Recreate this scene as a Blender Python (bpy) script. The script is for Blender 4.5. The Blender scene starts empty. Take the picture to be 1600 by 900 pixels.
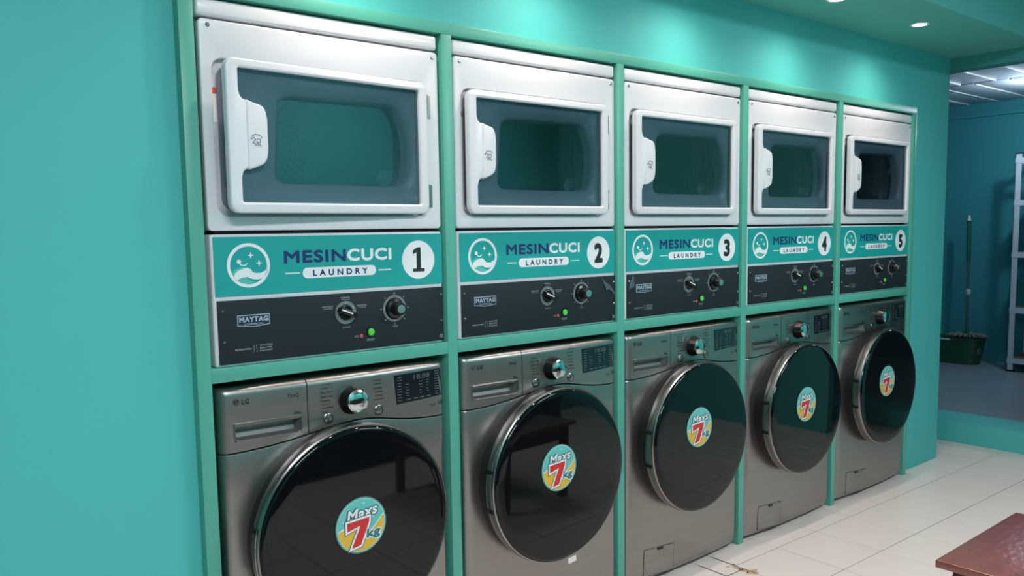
import bpy, bmesh, math, random
from mathutils import Vector, Matrix
random.seed(7)
S = bpy.context.scene
COL = S.collection
PI = math.pi

# ------------------------------------------------------------------ camera, world, lights, exposure
cam_d = bpy.data.cameras.new('camera'); cam = bpy.data.objects.new('camera', cam_d); COL.objects.link(cam)
cam_d.sensor_width = 36.0
cam_d.lens = 1291.0 / 1600.0 * 36.0
cam_d.shift_x = 0.0021
cam_d.shift_y = 0.0247
cam_d.clip_start = 0.02
cam.matrix_world = Matrix(((0.77099, 0.0745, -0.63240, -0.6904), (-0.6366, 0.0664, -0.7683, -2.0661),
                           (-0.0153, 0.9950, 0.0987, 1.3756), (0, 0, 0, 1)))
S.camera = cam
S.view_settings.view_transform = 'Standard'; S.view_settings.look = 'None'
S.view_settings.gamma = 1.0; S.view_settings.use_curve_mapping = False
S.view_settings.exposure = 0.13
W = bpy.data.worlds.new('night'); S.world = W; W.use_nodes = True
W.node_tree.nodes['Background'].inputs[0].default_value = (0.5, 0.7, 0.9, 1)
W.node_tree.nodes['Background'].inputs[1].default_value = 0.02

def light(name, kind, loc, power, color=(1, 1, 1), target=None, **kw):
    d = bpy.data.lights.new(name, kind); d.energy = power; d.color = color
    for k, v in kw.items(): setattr(d, k, v)
    o = bpy.data.objects.new(name, d); COL.objects.link(o); o.location = loc
    if target is not None:
        o.rotation_euler = (Vector(target) - Vector(loc)).to_track_quat('-Z', 'Y').to_euler()
    return o

ROOM_P, SPOT_P, BACK_P = 51.0, 15.5, 18.0
light('room_lamp_light', 'AREA', (-0.3, -2.35, 2.69), ROOM_P, (0.97, 0.94, 1.0), (-0.3, -2.35, 0), shape='RECTANGLE', size=1.15, size_y=0.5)
light('room_lamp_light', 'AREA', (2.6, -2.35, 2.69), ROOM_P * 0.75, (0.97, 0.94, 1.0), (2.6, -2.35, 0), shape='RECTANGLE', size=1.15, size_y=0.5)
light('back_bulb_light', 'POINT', (6.38, 0.16, 2.27), BACK_P, (0.72, 0.86, 1.0), shadow_soft_size=0.045)

# ------------------------------------------------------------------ materials
def lin(c):
    return tuple(((v / 255) / 12.92 if v / 255 <= 0.04045 else ((v / 255 + 0.055) / 1.055) ** 2.4) for v in c) + (1,)
def mat(name, rgb, rough=0.5, metal=0.0, spec=0.5, coat=0.0, coat_r=0.1, bump=None, var=None, aniso=0.0, emit=None, cbump=False):
    m = bpy.data.materials.new(name); m.use_nodes = True; nt = m.node_tree; n = nt.nodes['Principled BSDF']
    n.inputs['Base Color'].default_value = lin(rgb); n.inputs['Roughness'].default_value = rough
    n.inputs['Metallic'].default_value = metal; n.inputs['Specular IOR Level'].default_value = spec
    n.inputs['Coat Weight'].default_value = coat; n.inputs['Coat Roughness'].default_value = coat_r
    n.inputs['Anisotropic'].default_value = aniso
    tc = nt.nodes.new('ShaderNodeTexCoord')
    if var:      # (scale, amount, stretch)
        mp = nt.nodes.new('ShaderNodeMapping'); mp.inputs['Scale'].default_value = var[2]
        no = nt.nodes.new('ShaderNodeTexNoise'); no.inputs['Scale'].default_value = var[0]; no.inputs['Detail'].default_value = 4
        mx = nt.nodes.new('ShaderNodeMix'); mx.data_type = 'RGBA'; mx.blend_type = 'MULTIPLY'; mx.inputs[0].default_value = var[1]
        nt.links.new(tc.outputs['Object'], mp.inputs[0]); nt.links.new(mp.outputs[0], no.inputs['Vector'])
        mx.inputs[6].default_value = lin(rgb); nt.links.new(no.outputs['Color'], mx.inputs[7])
        rp = nt.nodes.new('ShaderNodeValToRGB'); rp.color_ramp.elements[0].position = .35; rp.color_ramp.elements[1].position = .65
        rp.color_ramp.elements[0].color = (.25, .25, .25, 1)
        nt.links.new(no.outputs['Fac'], rp.inputs[0]); nt.links.new(rp.outputs[0], mx.inputs[7])
        nt.links.new(mx.outputs[2], n.inputs['Base Color'])
    if bump:     # (scale, strength, stretch)
        mp = nt.nodes.new('ShaderNodeMapping'); mp.inputs['Scale'].default_value = bump[2]
        no = nt.nodes.new('ShaderNodeTexNoise'); no.inputs['Scale'].default_value = bump[0]; no.inputs['Detail'].default_value = 3
        bp = nt.nodes.new('ShaderNodeBump'); bp.inputs['Strength'].default_value = bump[1]; bp.inputs['Distance'].default_value = 0.01
        nt.links.new(tc.outputs['Object'], mp.inputs[0]); nt.links.new(mp.outputs[0], no.inputs['Vector'])
        nt.links.new(no.outputs['Fac'], bp.inputs['Height']); nt.links.new(bp.outputs[0], n.inputs['Normal'])
        if cbump: nt.links.new(bp.outputs[0], n.inputs['Coat Normal'])
    if emit:
        n.inputs['Emission Color'].default_value = lin(emit[0]); n.inputs['Emission Strength'].default_value = emit[1]
    return m
U = (1, 1, 1)
M = {}
M['wall'] = mat('teal_wall_paint', (84, 186, 182), .55, bump=(9, .05, U), spec=.3)
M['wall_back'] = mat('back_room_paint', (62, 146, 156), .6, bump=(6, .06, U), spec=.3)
M['frame'] = mat('green_gloss_paint', (84, 168, 150), .38, bump=(30, .03, U), spec=.45)
M['soffit'] = mat('teal_ceiling_paint', (98, 176, 170), .6, spec=.3)
M['fascia'] = mat('teal_fascia_paint', (72, 150, 148), .6, spec=.3)
M['tile'] = mat('cream_floor_tile', (238, 222, 214), .22, spec=.5, var=(3.0, .05, U), bump=(4, .02, U))
M['grout'] = mat('tile_grout', (96, 84, 76), .8)
M['grout_dark'] = mat('crack_dark', (62, 42, 32), .8)
M['stain'] = mat('brown_stain', (196, 164, 132), .6)
M['backfloor'] = mat('grey_back_floor', (142, 156, 166), .3, var=(2.0, .14, U), bump=(5, .05, U))
M['enamel'] = mat('white_enamel', (224, 223, 228), .3, coat=.3)
M['enamel2'] = mat('white_door_enamel', (224, 224, 230), .25, coat=.3)
M['dark'] = mat('dark_void', (22, 30, 34), .8)
M['rubber'] = mat('black_rubber', (18, 20, 22), .5)
M['bezel'] = mat('grey_bezel_plastic', (130, 138, 152), .4)
M['drum'] = mat('galvanised_drum', (150, 158, 160), .45, metal=.5)
M['steel'] = mat('brushed_steel', (162, 157, 154), .36, metal=1.0, bump=(40, .015, (.04, 1, 1)), var=(60, .06, (.02, 1, 1)))
M['steel_side'] = mat('grey_cabinet_steel', (120, 122, 122), .5, metal=.6)
M['chrome'] = mat('chrome', (205, 205, 205), .12, metal=1.0)
M['chrome2'] = mat('satin_chrome', (150, 147, 144), .28, metal=1.0)
M['doorglass'] = mat('black_door_glass', (11, 14, 17), .035, spec=.36, bump=(3, .004, U))
M['black'] = mat('black_plastic', (16, 18, 20), .25)
M['panelblack'] = mat('charcoal_control_panel', (31, 41, 48), .6, spec=.25)
M['teal_sign'] = mat('teal_sign_print', (24, 160, 156), .45)
M['white_print'] = mat('white_print', (236, 238, 240), .5)
M['mint_print'] = mat('mint_print', (84, 190, 178), .5)
M['navy_print'] = mat('navy_print', (22, 44, 104), .5)
M['dark_print'] = mat('dark_print', (28, 38, 48), .5)
M['grey_print'] = mat('grey_print', (150, 160, 164), .5)
M['ring_print'] = mat('ring_grey_print', (112, 124, 130), .5)
M['faint_print'] = mat('faint_print', (84, 96, 104), .5)
M['steel_print'] = mat('steel_print', (36, 40, 44), .5)
M['badge_blue'] = mat('badge_navy', (24, 40, 66), .4)
M['badge_silver'] = mat('silver_badge_print', (164, 178, 188), .4)
M['brushed_cap'] = mat('turned_metal_cap', (196, 206, 206), .34, metal=1.0)
M['sofa'] = mat('black_leatherette', (18, 19, 22), .6)
M['screw'] = mat('screw_metal', (170, 170, 172), .25, metal=1)
M['green_btn'] = mat('green_button', (84, 200, 70), .3, coat=.5, emit=((60, 190, 50), .12))
M['red_led'] = mat('red_indicator', (196, 70, 50), .35, coat=.5)
M['display'] = mat('display_glass', (24, 32, 40), .12)
M['st_teal'] = mat('sticker_teal', (96, 190, 184), .45)
M['st_edge'] = mat('sticker_edge_teal', (84, 158, 150), .45)
M['st_yellow'] = mat('sticker_yellow', (222, 178, 62), .45)
M['st_red'] = mat('sticker_red', (206, 44, 46), .45)
M['st_grey'] = mat('sticker_grey', (76, 88, 96), .45)
M['st_green'] = mat('sticker_dark_teal', (40, 112, 120), .45)
M['st_white'] = mat('sticker_white', (226, 232, 232), .45)
M['orange'] = mat('orange_label', (206, 92, 60), .5)
M['wood'] = mat('varnished_red_wood', (138, 62, 52), .3, spec=.6, coat=1.0, coat_r=.20, var=(6, .35, (.6, 6, 1)), bump=(34, .14, (1, 1.6, 1)), cbump=True)
M['wood_dark'] = mat('red_wood_edge', (88, 34, 30), .3, coat=.3)
M['rack'] = mat('grey_white_rack_metal', (205, 212, 222), .4)
M['board'] = mat('rack_board', (120, 104, 90), .7)
M['rackcap'] = mat('black_cap', (20, 24, 28), .5)
M['bucket'] = mat('dark_green_plastic', (34, 84, 62), .4)
M['mopgreen'] = mat('green_handle_plastic', (26, 92, 74), .35)
M['mopfringe'] = mat('grey_mop_fringe', (128, 132, 120), .9, bump=(40, .4, U))
M['ceil_panel'] = mat('pale_ceiling_panel', (196, 206, 216), .3, bump=(3.5, .35, (1, 3, 1)), var=(2.5, .2, (1, 3, 1)))
M['ceil_rib'] = mat('white_ceiling_batten', (232, 238, 244), .3)
M['night_glass'] = mat('night_window_glass', (10, 14, 18), .03)
M['win_frame'] = mat('white_window_frame', (170, 176, 178), .4)
M['ceiling'] = mat('white_teal_ceiling', (120, 196, 190), .7)
M['lamp_frame'] = mat('white_lamp_frame', (230, 230, 230), .4)
M['lamp_on'] = mat('lit_lamp_diffuser', (255, 255, 255), .4, emit=((236, 244, 255), 8.0))
M['spot_on'] = mat('lit_downlight_lens', (255, 250, 245), .4, emit=((255, 246, 238), 30.0))
M['bulb_on'] = mat('lit_bulb', (255, 255, 255), .4, emit=((225, 238, 255), 60.0))
M['tag'] = mat('white_paper_tag', (232, 226, 220), .6)
M['tape'] = mat('peeling_tape', (74, 90, 100), .3, spec=.6)
M['dial_face'] = mat('mirror_dial_face', (200, 208, 208), .08, metal=1.0)

def glass_mat(name, tint, refl, rough=.03):
    m = bpy.data.materials.new(name); m.use_nodes = True; nt = m.node_tree; nt.nodes.remove(nt.nodes['Principled BSDF'])
    out = nt.nodes['Material Output']
    t = nt.nodes.new('ShaderNodeBsdfTransparent'); t.inputs[0].default_value = tint + (1,)
    g = nt.nodes.new('ShaderNodeBsdfGlossy'); g.inputs['Roughness'].default_value = rough
    f = nt.nodes.new('ShaderNodeFresnel'); f.inputs[0].default_value = 1.5
    a = nt.nodes.new('ShaderNodeMath'); a.operation = 'MULTIPLY_ADD'; a.inputs[1].default_value = 1.0; a.inputs[2].default_value = refl
    x = nt.nodes.new('ShaderNodeMixShader')
    nt.links.new(f.outputs[0], a.inputs[0]); nt.links.new(a.outputs[0], x.inputs[0])
    nt.links.new(t.outputs[0], x.inputs[1]); nt.links.new(g.outputs[0], x.inputs[2]); nt.links.new(x.outputs[0], out.inputs[0])
    return m
M['pane'] = glass_mat('dryer_window_glass', (.74, .82, .85), .05)
M['pane2'] = glass_mat('dryer_inner_glass', (.56, .70, .76), .08)

# ------------------------------------------------------------------ helpers
def finish(name, me, m, parent=None, loc=(0, 0, 0), smooth=35):
    if m is not None:
        me.materials.clear(); me.materials.append(m)
    if smooth:
        for p in me.polygons: p.use_smooth = True
        me.set_sharp_from_angle(angle=math.radians(smooth))
    o = bpy.data.objects.new(name, me); COL.objects.link(o); o.location = loc
    if parent: o.parent = parent
    return o
def empty(name, loc, label=None, cat=None, group=None):
    o = bpy.data.objects.new(name, None); COL.objects.link(o); o.location = loc; o.empty_display_size = .1
    if label: o['label'] = label
    if cat: o['category'] = cat
    if group: o['group'] = group
    return o
def tag(o, label=None, cat=None, group=None, kind=None):
    if label: o['label'] = label
    if cat: o['category'] = cat
    if group: o['group'] = group
    if kind: o['kind'] = kind
    return o
def add_box(bm, x0, x1, y0, y1, z0, z1, bev=0.0, seg=2):
    r = bmesh.ops.create_cube(bm, size=1.0); vs = r['verts']
    for v in vs:
        v.co = Vector(((x0 + x1) / 2 + v.co.x * (x1 - x0), (y0 + y1) / 2 + v.co.y * (y1 - y0), (z0 + z1) / 2 + v.co.z * (z1 - z0)))
    if bev:
        es = list({e for v in vs for e in v.link_edges})
        bmesh.ops.bevel(bm, geom=es, offset=bev, segments=seg, profile=.5, affect='EDGES')
def bm_obj(name, bm, m, parent=None, loc=(0, 0, 0), smooth=35, off=(0, 0, 0)):
    me = bpy.data.meshes.new(name)
    if any(off): bmesh.ops.translate(bm, vec=-Vector(off), verts=bm.verts)
    bm.to_mesh(me); bm.free(); return finish(name, me, m, parent, loc, smooth)
def box(name, x0, x1, y0, y1, z0, z1, m, parent=None, bev=0.0, off=(0, 0, 0), loc=(0, 0, 0), seg=2):
    bm = bmesh.new(); add_box(bm, x0, x1, y0, y1, z0, z1, bev, seg)
    return bm_obj(name, bm, m, parent, loc, off=off)
def add_lathe(bm, prof, c, axis='y', n=48):
    # prof: list of (radius, h) ; axis y -> h along +y ; axis z -> along +z
    rings = []
    for r, h in prof:
        if r < 1e-6:
            p = (0, h, 0) if axis == 'y' else (0, 0, h)
            rings.append([bm.verts.new(Vector(c) + Vector(p))]); continue
        ring = []
        for k in range(n):
            a = 2 * PI * k / n
            p = (r * math.cos(a), h, r * math.sin(a)) if axis == 'y' else (r * math.cos(a), r * math.sin(a), h)
            ring.append(bm.verts.new(Vector(c) + Vector(p)))
        rings.append(ring)
    for A, B in zip(rings, rings[1:]):
        for k in range(n):
            k2 = (k + 1) % n
            if len(A) == 1 and len(B) == 1: break
            if len(A) == 1: bm.faces.new((A[0], B[k], B[k2]))
            elif len(B) == 1: bm.faces.new((A[k], A[k2], B[0]))
            else: bm.faces.new((A[k], A[k2], B[k2], B[k]))
    bmesh.ops.recalc_face_normals(bm, faces=bm.faces)
def lathe(name, prof, c, m, parent=None, axis='y', n=48, off=(0, 0, 0), loc=(0, 0, 0), smooth=35):
    bm = bmesh.new(); add_lathe(bm, prof, c, axis, n); return bm_obj(name, bm, m, parent, loc, smooth, off)
def add_tube(bm, p0, p1, r, n=12, r1=None):
    p0, p1 = Vector(p0), Vector(p1); d = p1 - p0
    mt = Matrix.Translation((p0 + p1) / 2) @ d.to_track_quat('Z', 'Y').to_matrix().to_4x4()
    bmesh.ops.create_cone(bm, cap_ends=True, segments=n, radius1=r, radius2=r if r1 is None else r1, depth=d.length, matrix=mt)
# flat figures drawn in the x,z plane and extruded along y (front face towards -y)
def plate_mesh(name, loops, y0, y1, bev=0.0, seg=2, res=1):
    cu = bpy.data.curves.new(name, 'CURVE'); cu.dimensions = '2D'; cu.fill_mode = 'BOTH'
    for lp in loops:
        s = cu.splines.new('POLY'); s.points.add(len(lp) - 1)
        for q, p in zip(s.points, lp): q.co = (p[0], p[1], 0, 1)
        s.use_cyclic_u = True
    h = abs(y1 - y0) / 2
    cu.extrude = max(h - bev, 0); cu.bevel_depth = bev; cu.bevel_resolution = seg
    if bev: cu.offset = -bev
    o = bpy.data.objects.new(name, cu); me = bpy.data.meshes.new_from_object(o)
    bpy.data.objects.remove(o); bpy.data.curves.remove(cu)
    yc = (y0 + y1) / 2
    for v in me.vertices:
        x, y, z = v.co; v.co = (x, yc - z, y)
    bm = bmesh.new(); bm.from_mesh(me); bmesh.ops.remove_doubles(bm, verts=bm.verts, dist=1e-6)
    bmesh.ops.recalc_face_normals(bm, faces=bm.faces); bm.to_mesh(me); bm.free()
    me.name = name
    return me
def shift(me, off):
    for v in me.vertices: v.co = v.co - Vector(off)
    return me
def plate(name, loops, y0, y1, m, parent=None, bev=0.0, off=(0, 0, 0), seg=2, loc=(0, 0, 0), smooth=35):
    return finish(name, shift(plate_mesh(name, loops, y0, y1, bev, seg), off), m, parent, loc, smooth)
def rrect(x0, x1, z0, z1, r, n=6):
    pts = []
    for cx, cz, a0 in ((x1 - r, z1 - r, 0), (x0 + r, z1 - r, 90), (x0 + r, z0 + r, 180), (x1 - r, z0 + r, 270)):
        for k in range(n + 1):
            a = math.radians(a0 + 90 * k / n); pts.append((cx + r * math.cos(a), cz + r * math.sin(a)))
    return pts
def circ(cx, cz, r, n=48):
    return [(cx + r * math.cos(2 * PI * k / n), cz + r * math.sin(2 * PI * k / n)) for k in range(n)]
def round_poly(pts, rad, n=5):
    out = []; N = len(pts)
    for i in range(N):
        p0, p, p1 = Vector(pts[i - 1]), Vector(pts[i]), Vector(pts[(i + 1) % N])
        r = rad[i] if isinstance(rad, (list, tuple)) else rad
        a = (p0 - p); b = (p1 - p); r = min(r, a.length * .48, b.length * .48)
        if r < 1e-5: out.append(tuple(p)); continue
        A = p + a.normalized() * r; B = p + b.normalized() * r
        for k in range(n + 1):
            t = k / n; q = A * (1 - t) ** 2 + p * 2 * t * (1 - t) + B * t * t; out.append(tuple(q))
    return out
def text_mesh(name, body, x0, x1, zc, cap, y, bold=0.0, shear=0.0, rot=0.0):
    """text in the x,z plane fitted between x0 and x1 with capital height cap centred on zc;
    bold fattens every stroke evenly all round by bold * cap"""
    cu = bpy.data.curves.new(name, 'FONT'); cu.body = body; cu.size = 1.0; cu.shear = shear
    cu.resolution_u = 3; cu.extrude = 0.0; cu.align_x = 'LEFT'; cu.space_character = 1.0 + bold * 1.6
    o = bpy.data.objects.new(name, cu); me = bpy.data.meshes.new_from_object(o)
    bpy.data.objects.remove(o); bpy.data.curves.remove(cu)
    xs = [v.co.x for v in me.vertices]
    ax, bx = min(xs), max(xs); CAP = .729; fat = bold * cap
    x0 += fat; x1 -= fat; cap -= 2 * fat
    sx = (x1 - x0) / (bx - ax); sz = cap / CAP
    cr, sr = math.cos(rot), math.sin(rot); xm = (x0 + x1) / 2
    for v in me.vertices:
        x = x0 + (v.co.x - ax) * sx; z = zc - cap / 2 + v.co.y * sz
        dx, dz = x - xm, z - zc
        v.co = (xm + dx * cr - dz * sr, y, zc + dx * sr + dz * cr)
    if fat > 0:
        bm = bmesh.new(); n = 12 if bold > .03 else 6
        for k in range(n):
            vs0 = len(bm.verts); bm.from_mesh(me); bm.verts.ensure_lookup_table()
            d = Vector((fat * math.cos(2 * PI * k / n), 0, fat * math.sin(2 * PI * k / n)))
            for v in bm.verts[vs0:]: v.co += d + Vector((0, (n - k) * 1.6e-5, 0))
        bm.from_mesh(me); bm.to_mesh(me); bm.free()
    me.name = name
    return me
def join_meshes(name, mes):
    bm = bmesh.new()
    for me in mes: bm.from_mesh(me)
    out = bpy.data.meshes.new(name); bm.to_mesh(out); bm.free()
    for me in mes: bpy.data.meshes.remove(me)
    return out
def text(name, body, x0, x1, zc, cap, y, m, parent, off=(0, 0, 0), bold=0.0, shear=0.0, rot=0.0):
    return finish(name, shift(text_mesh(name, body, x0, x1, zc, cap, y, bold=bold, shear=shear, rot=rot), off), m, parent, smooth=0)
def texts(name, items, y, m, parent, off=(0, 0, 0), bold=0.0):
    return finish(name, shift(join_meshes(name, [text_mesh('t', b, x0, x1, zc, cap, y, bold=bold) for b, x0, x1, zc, cap in items]), off), m, parent, smooth=0)
def strips(name, rects, y, m, parent, off=(0, 0, 0)):
    bm = bmesh.new()
    for x0, x1, z0, z1 in rects:
        bm.faces.new([bm.verts.new(p) for p in ((x0, y, z0), (x1, y, z0), (x1, y, z1), (x0, y, z1))])
    return bm_obj(name, bm, m, parent, smooth=0, off=off)
def copy_tree(o, parent=None):
    c = o.copy(); COL.objects.link(c); c.parent = parent
    for ch in list(o.children): copy_tree(ch, c)
    return c

# ------------------------------------------------------------------ the room
ZC = 2.31            # soffit height over the machines
WY = 0.035           # wall face behind the proud frame
X = [-0.0015, 0.763, 1.5191, 2.2782, 3.0422, 3.799]
PW = 0.0364
XR = X[5] + PW
Z1, Z2, Z3, Z4 = 1.0036, 1.0401, 1.9622, 1.9957

def struct(name, bm, m): return tag(bm_obj(name, bm, m), kind='structure')
bm = bmesh.new()
add_box(bm, -3.0, X[0], WY, .80, 0, 2.75); add_box(bm, X[0], XR, WY, .80, Z4, 2.75); add_box(bm, XR, 4.297, WY, .80, 0, 2.75)
add_box(bm, X[0], XR, .76, .80, 0, Z4)
struct('wall_back', bm, M['wall'])
bm = bmesh.new(); add_box(bm, -3.12, -3.0, -3.3, .8, 0, 2.75); struct('wall_left', bm, M['wall'])
bm = bmesh.new(); add_box(bm, -3.12, 7.5, -3.42, -3.3, 0, 2.75); struct('wall_front', bm, M['wall'])
bm = bmesh.new(); add_box(bm, 4.297, 4.40, -3.3, -.85, 0, 2.75); struct('wall_partition', bm, M['wall'])
# ceilings
bm = bmesh.new(); add_box(bm, -3.0, 4.297, -.43, WY, ZC, 2.75); add_box(bm, 4.297, 4.40, -.43, .8, ZC, 2.75)
struct('trim_1', bm, M['soffit'])                      # dropped soffit with the downlights
bm = bmesh.new(); add_box(bm, -3.12, 4.40, -3.42, .8, 2.75, 2.85); struct('ceiling', bm, M['fascia'])
bm = bmesh.new(); add_box(bm, 4.297, 4.40, -.85, .80, 2.24, ZC); add_box(bm, 4.297, 4.40, -.85, -.43, ZC, 2.75)
struct('trim_2', bm, M['fascia'])                      # header over the opening

# floor: grout bed plus single tiles
fl = struct('floor', (lambda b: (add_box(b, -3.12, 4.75, -3.42, .80, -.10, -.0012), b)[1])(bmesh.new()), M['grout'])
ANG = -0.018; g = .0032
def tile_mesh(w, d):
    bm = bmesh.new(); add_box(bm, 0, w, -d, 0, -.006, 0, .0012, 1); me = bpy.data.meshes.new('tile'); bm.to_mesh(me); bm.free()
    me.materials.append(M['tile']); return me
T_A = tile_mesh(.2985 - g, .3055 - g); T_S = tile_mesh(.110 - g, .3055 - g); T_B = tile_mesh(.300 - g, .3055 - g)
T_E = tile_mesh(.276, .3055 - g)
def put_tile(me, u, v, du=0):
    # tile grid frame: origin at the corner (2.081,-.123)
    c, s = math.cos(ANG), math.sin(ANG)
    o = bpy.data.objects.new('tile', me); COL.objects.link(o); o.parent = fl
    o.location = (2.081 + u * c - v * s, -.123 + u * s + v * c, random.uniform(-.0003, .0003)); o.rotation_euler = (0, 0, ANG)
for j in range(-2, 10):
    for i in range(0, 8): put_tile(T_A, g / 2 + i * .2985, -j * .3055 - g / 2)
    put_tile(T_E, g / 2 + 8 * .2985, -j * .3055 - g / 2)
    put_tile(T_S, -.110 + g / 2, -j * .3055 - .042 - g / 2)
    for i in range(1, 13): put_tile(T_B, -.110 - i * .300 + g / 2, -j * .3055 - .042 - g / 2)
# cracked joint and stain on the floor near the third washer
c, s = math.cos(ANG), math.sin(ANG)
def fpt(u, v, z=.0006): return (2.081 + u * c - v * s, -.123 + u * s + v * c, z)
bm = bmesh.new()
def strip2(bm, pts, w):
    for (u0, v0), (u1, v1) in zip(pts, pts[1:]):
        d = Vector((u1 - u0, v1 - v0)).normalized(); n = Vector((-d.y, d.x)) * w / 2
        q = [fpt(u0 + n.x, v0 + n.y), fpt(u1 + n.x, v1 + n.y), fpt(u1 - n.x, v1 - n.y), fpt(u0 - n.x, v0 - n.y)]
        bm.faces.new([bm.verts.new(p) for p in q])
strip2(bm, [(0, .12), (.001, .03), (-.001, -.02), (.001, -.05), (0, -.10)], .0045)
strip2(bm, [(-.11, .10), (-.109, .02), (-.111, -.06), (-.11, -.2)], .0045)
strip2(bm, [(-.11, -.042), (-.06, -.044), (0, -.041)], .004)
strip2(bm, [(0, .012), (.012, .004)], .006)
bm_obj('cracked_joint', bm, M['grout_dark'], fl, smooth=0)
bm = bmesh.new()
for cu, cv, ru, rv in ((-.012, -.02, .010, .026), (-.016, -.052, .014, .022), (.0, -.085, .030, .020), (-.03, .012, .012, .006)):
    vs = [bm.verts.new(fpt(cu + ru * (1 + .3 * math.sin(3 * a) + .15 * math.sin(7 * a)) * math.cos(a), cv + rv * (1 + .25 * math.cos(4 * a)) * math.sin(a), .0004)) for a in [2 * PI * k / 24 for k in range(24)]]
    bm.faces.new(vs)
bm_obj('floor_stain', bm, M['stain'], fl, smooth=0)

# the back room
bm = bmesh.new(); add_box(bm, 4.75, 7.5, -3.3, 1.8, -.1, .13); struct('floor_back_room', bm, M['backfloor'])
bm = bmesh.new(); add_box(bm, 4.742, 4.75, -3.3, 1.8, -.003, .1305); add_box(bm, 4.742, 5.05, -3.3, 1.8, .1302, .1312)
struct('trim_3', bm, M['wall'])                        # painted riser and nosing of the step
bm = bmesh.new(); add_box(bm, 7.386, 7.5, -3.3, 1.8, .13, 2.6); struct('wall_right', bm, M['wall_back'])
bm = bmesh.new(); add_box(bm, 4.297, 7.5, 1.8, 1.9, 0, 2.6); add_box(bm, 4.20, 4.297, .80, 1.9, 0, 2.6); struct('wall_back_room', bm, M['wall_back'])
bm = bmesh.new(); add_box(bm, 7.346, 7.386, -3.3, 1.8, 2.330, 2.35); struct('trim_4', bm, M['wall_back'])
ceb = tag(box('ceiling_back_room', 4.40, 7.5, -3.3, 1.8, 2.475, 2.6, M['dark']), kind='structure')
for i, x0 in enumerate((4.42, 5.0, 6.2)):
    x1 = (4.995, 6.195, 7.385)[i]
    for j in range(-5, 7):
        y0 = -.003 + .25 * j + (.0, .0, -.09)[i]
        b = box('ceiling_panel', x0, x1, y0 + .004, y0 + .246, 2.452, 2.47, M['ceil_panel'], ceb, bev=.003)
        b.rotation_euler = (0, 0, 0); b.location.z = random.uniform(-.004, .004)
        box('batten', x0 + .02, x1 - .02, y0 - .007, y0 + .007, 2.444, 2.458, M['ceil_rib'], ceb, bev=.003)
# unseen black sofas, added behind the camera to darken the washer door reflections
for k in range(3):
    sx = -.9 + 1.75 * k; so = (sx, -2.93, 0)
    t = empty('added_dark_sofa', so, ('black waiting sofa behind the camera, left one of three', 'black waiting sofa behind the camera, middle one of three', 'black waiting sofa behind the camera, right one of three')[k], 'sofa', 'sofas added for dark reflections')
    box('base', -.82, .82, -.30, .33, .05, .28, M['sofa'], t, bev=.02); box('seat', -.80, .80, -.14, .35, .28, .44, M['sofa'], t, bev=.04)
    box('backrest', -.80, .80, -.34, -.12, .28, .86, M['sofa'], t, bev=.05)
    for q in (-1, 1):
        box('armrest', q * .80 - .05, q * .80 + .05, -.30, .34, .05, .60, M['sofa'], t, bev=.03)
# hanging bulb of the back room (just outside the picture)
bl = empty('ceiling_bulb', (6.38, .16, 2.46), 'lit bulb hanging under the pale panelled ceiling of the back room', 'lamp')
lathe('bulb', [(0, -.10), (.02, -.09), (.03, -.06), (.02, -.03), (.014, -.02)], (0, 0, 0), M['bulb_on'], bl, axis='z', n=20)
lathe('holder', [(0.014, -.03), (.018, -.02), (.03, 0), (0, 0)], (0, 0, 0), M['lamp_frame'], bl, axis='z', n=20)
# main room ceiling lamps
for k, x in enumerate((-.3, 2.6)):
    t = empty('ceiling_lamp', (x, -2.35, 2.75), ('wide rectangular ceiling lamp above the near end of the machines', 'wide rectangular ceiling lamp above the far end of the machines')[k], 'lamp', 'main room ceiling lamps')
    box('lamp_housing', -.6, .6, -.27, .27, -.05, 0, M['lamp_frame'], t, bev=.004)
    box('diffuser', -.57, .57, -.24, .24, -.054, -.0505, M['lamp_on'], t)
# downlights over the machines
names = ['first', 'second', 'third', 'fourth', 'fifth']
for k in range(5):
    x, y = 3.333 - .73 * (4 - k), -.227 + .008 * (4 - k)
    t = empty('recessed_downlight', (x, y, ZC), 'small round lit downlight in the soffit, %s from the left, above dryer %d' % (names[k], k + 1), 'downlight', 'downlights over the machines')
    lathe('trim_ring', [(.030, 0.0), (.030, -.003), (.040, -.004), (.043, -.001), (.043, 0)], (0, 0, 0), M['lamp_frame'], t, axis='z', n=36)
    lathe('lens', [(0, -.0022), (.030, -.0018), (.030, 0)], (0, 0, 0), M['spot_on'], t, axis='z', n=36)
    sp = light('downlight_beam', 'SPOT', (0, 0, -.012), SPOT_P, (1.0, .80, .70), shadow_soft_size=.025, spot_size=math.radians(150), spot_blend=1.0)
    sp.parent = t

# ------------------------------------------------------------------ built-in frame round the machines
fo = ((X[0] + XR) / 2, .36, 0)
fr = empty('machine_cabinet', fo, 'green painted built-in frame with ten bays holding the dryers and washers', 'cabinet')
for k in range(6):
    box('upright_panel', X[k], X[k] + PW, 0, .755, 0, Z3, M['frame'], fr, bev=.0015, off=fo)
box('top_rail', X[0], XR, 0, .755, Z3, Z4, M['frame'], fr, bev=.0015, off=fo)
for k in range(5):
    box('shelf', X[k] + PW, X[k + 1], 0.0003, .755, Z1, Z2, M['frame'], fr, bev=.0012, off=fo)

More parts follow.
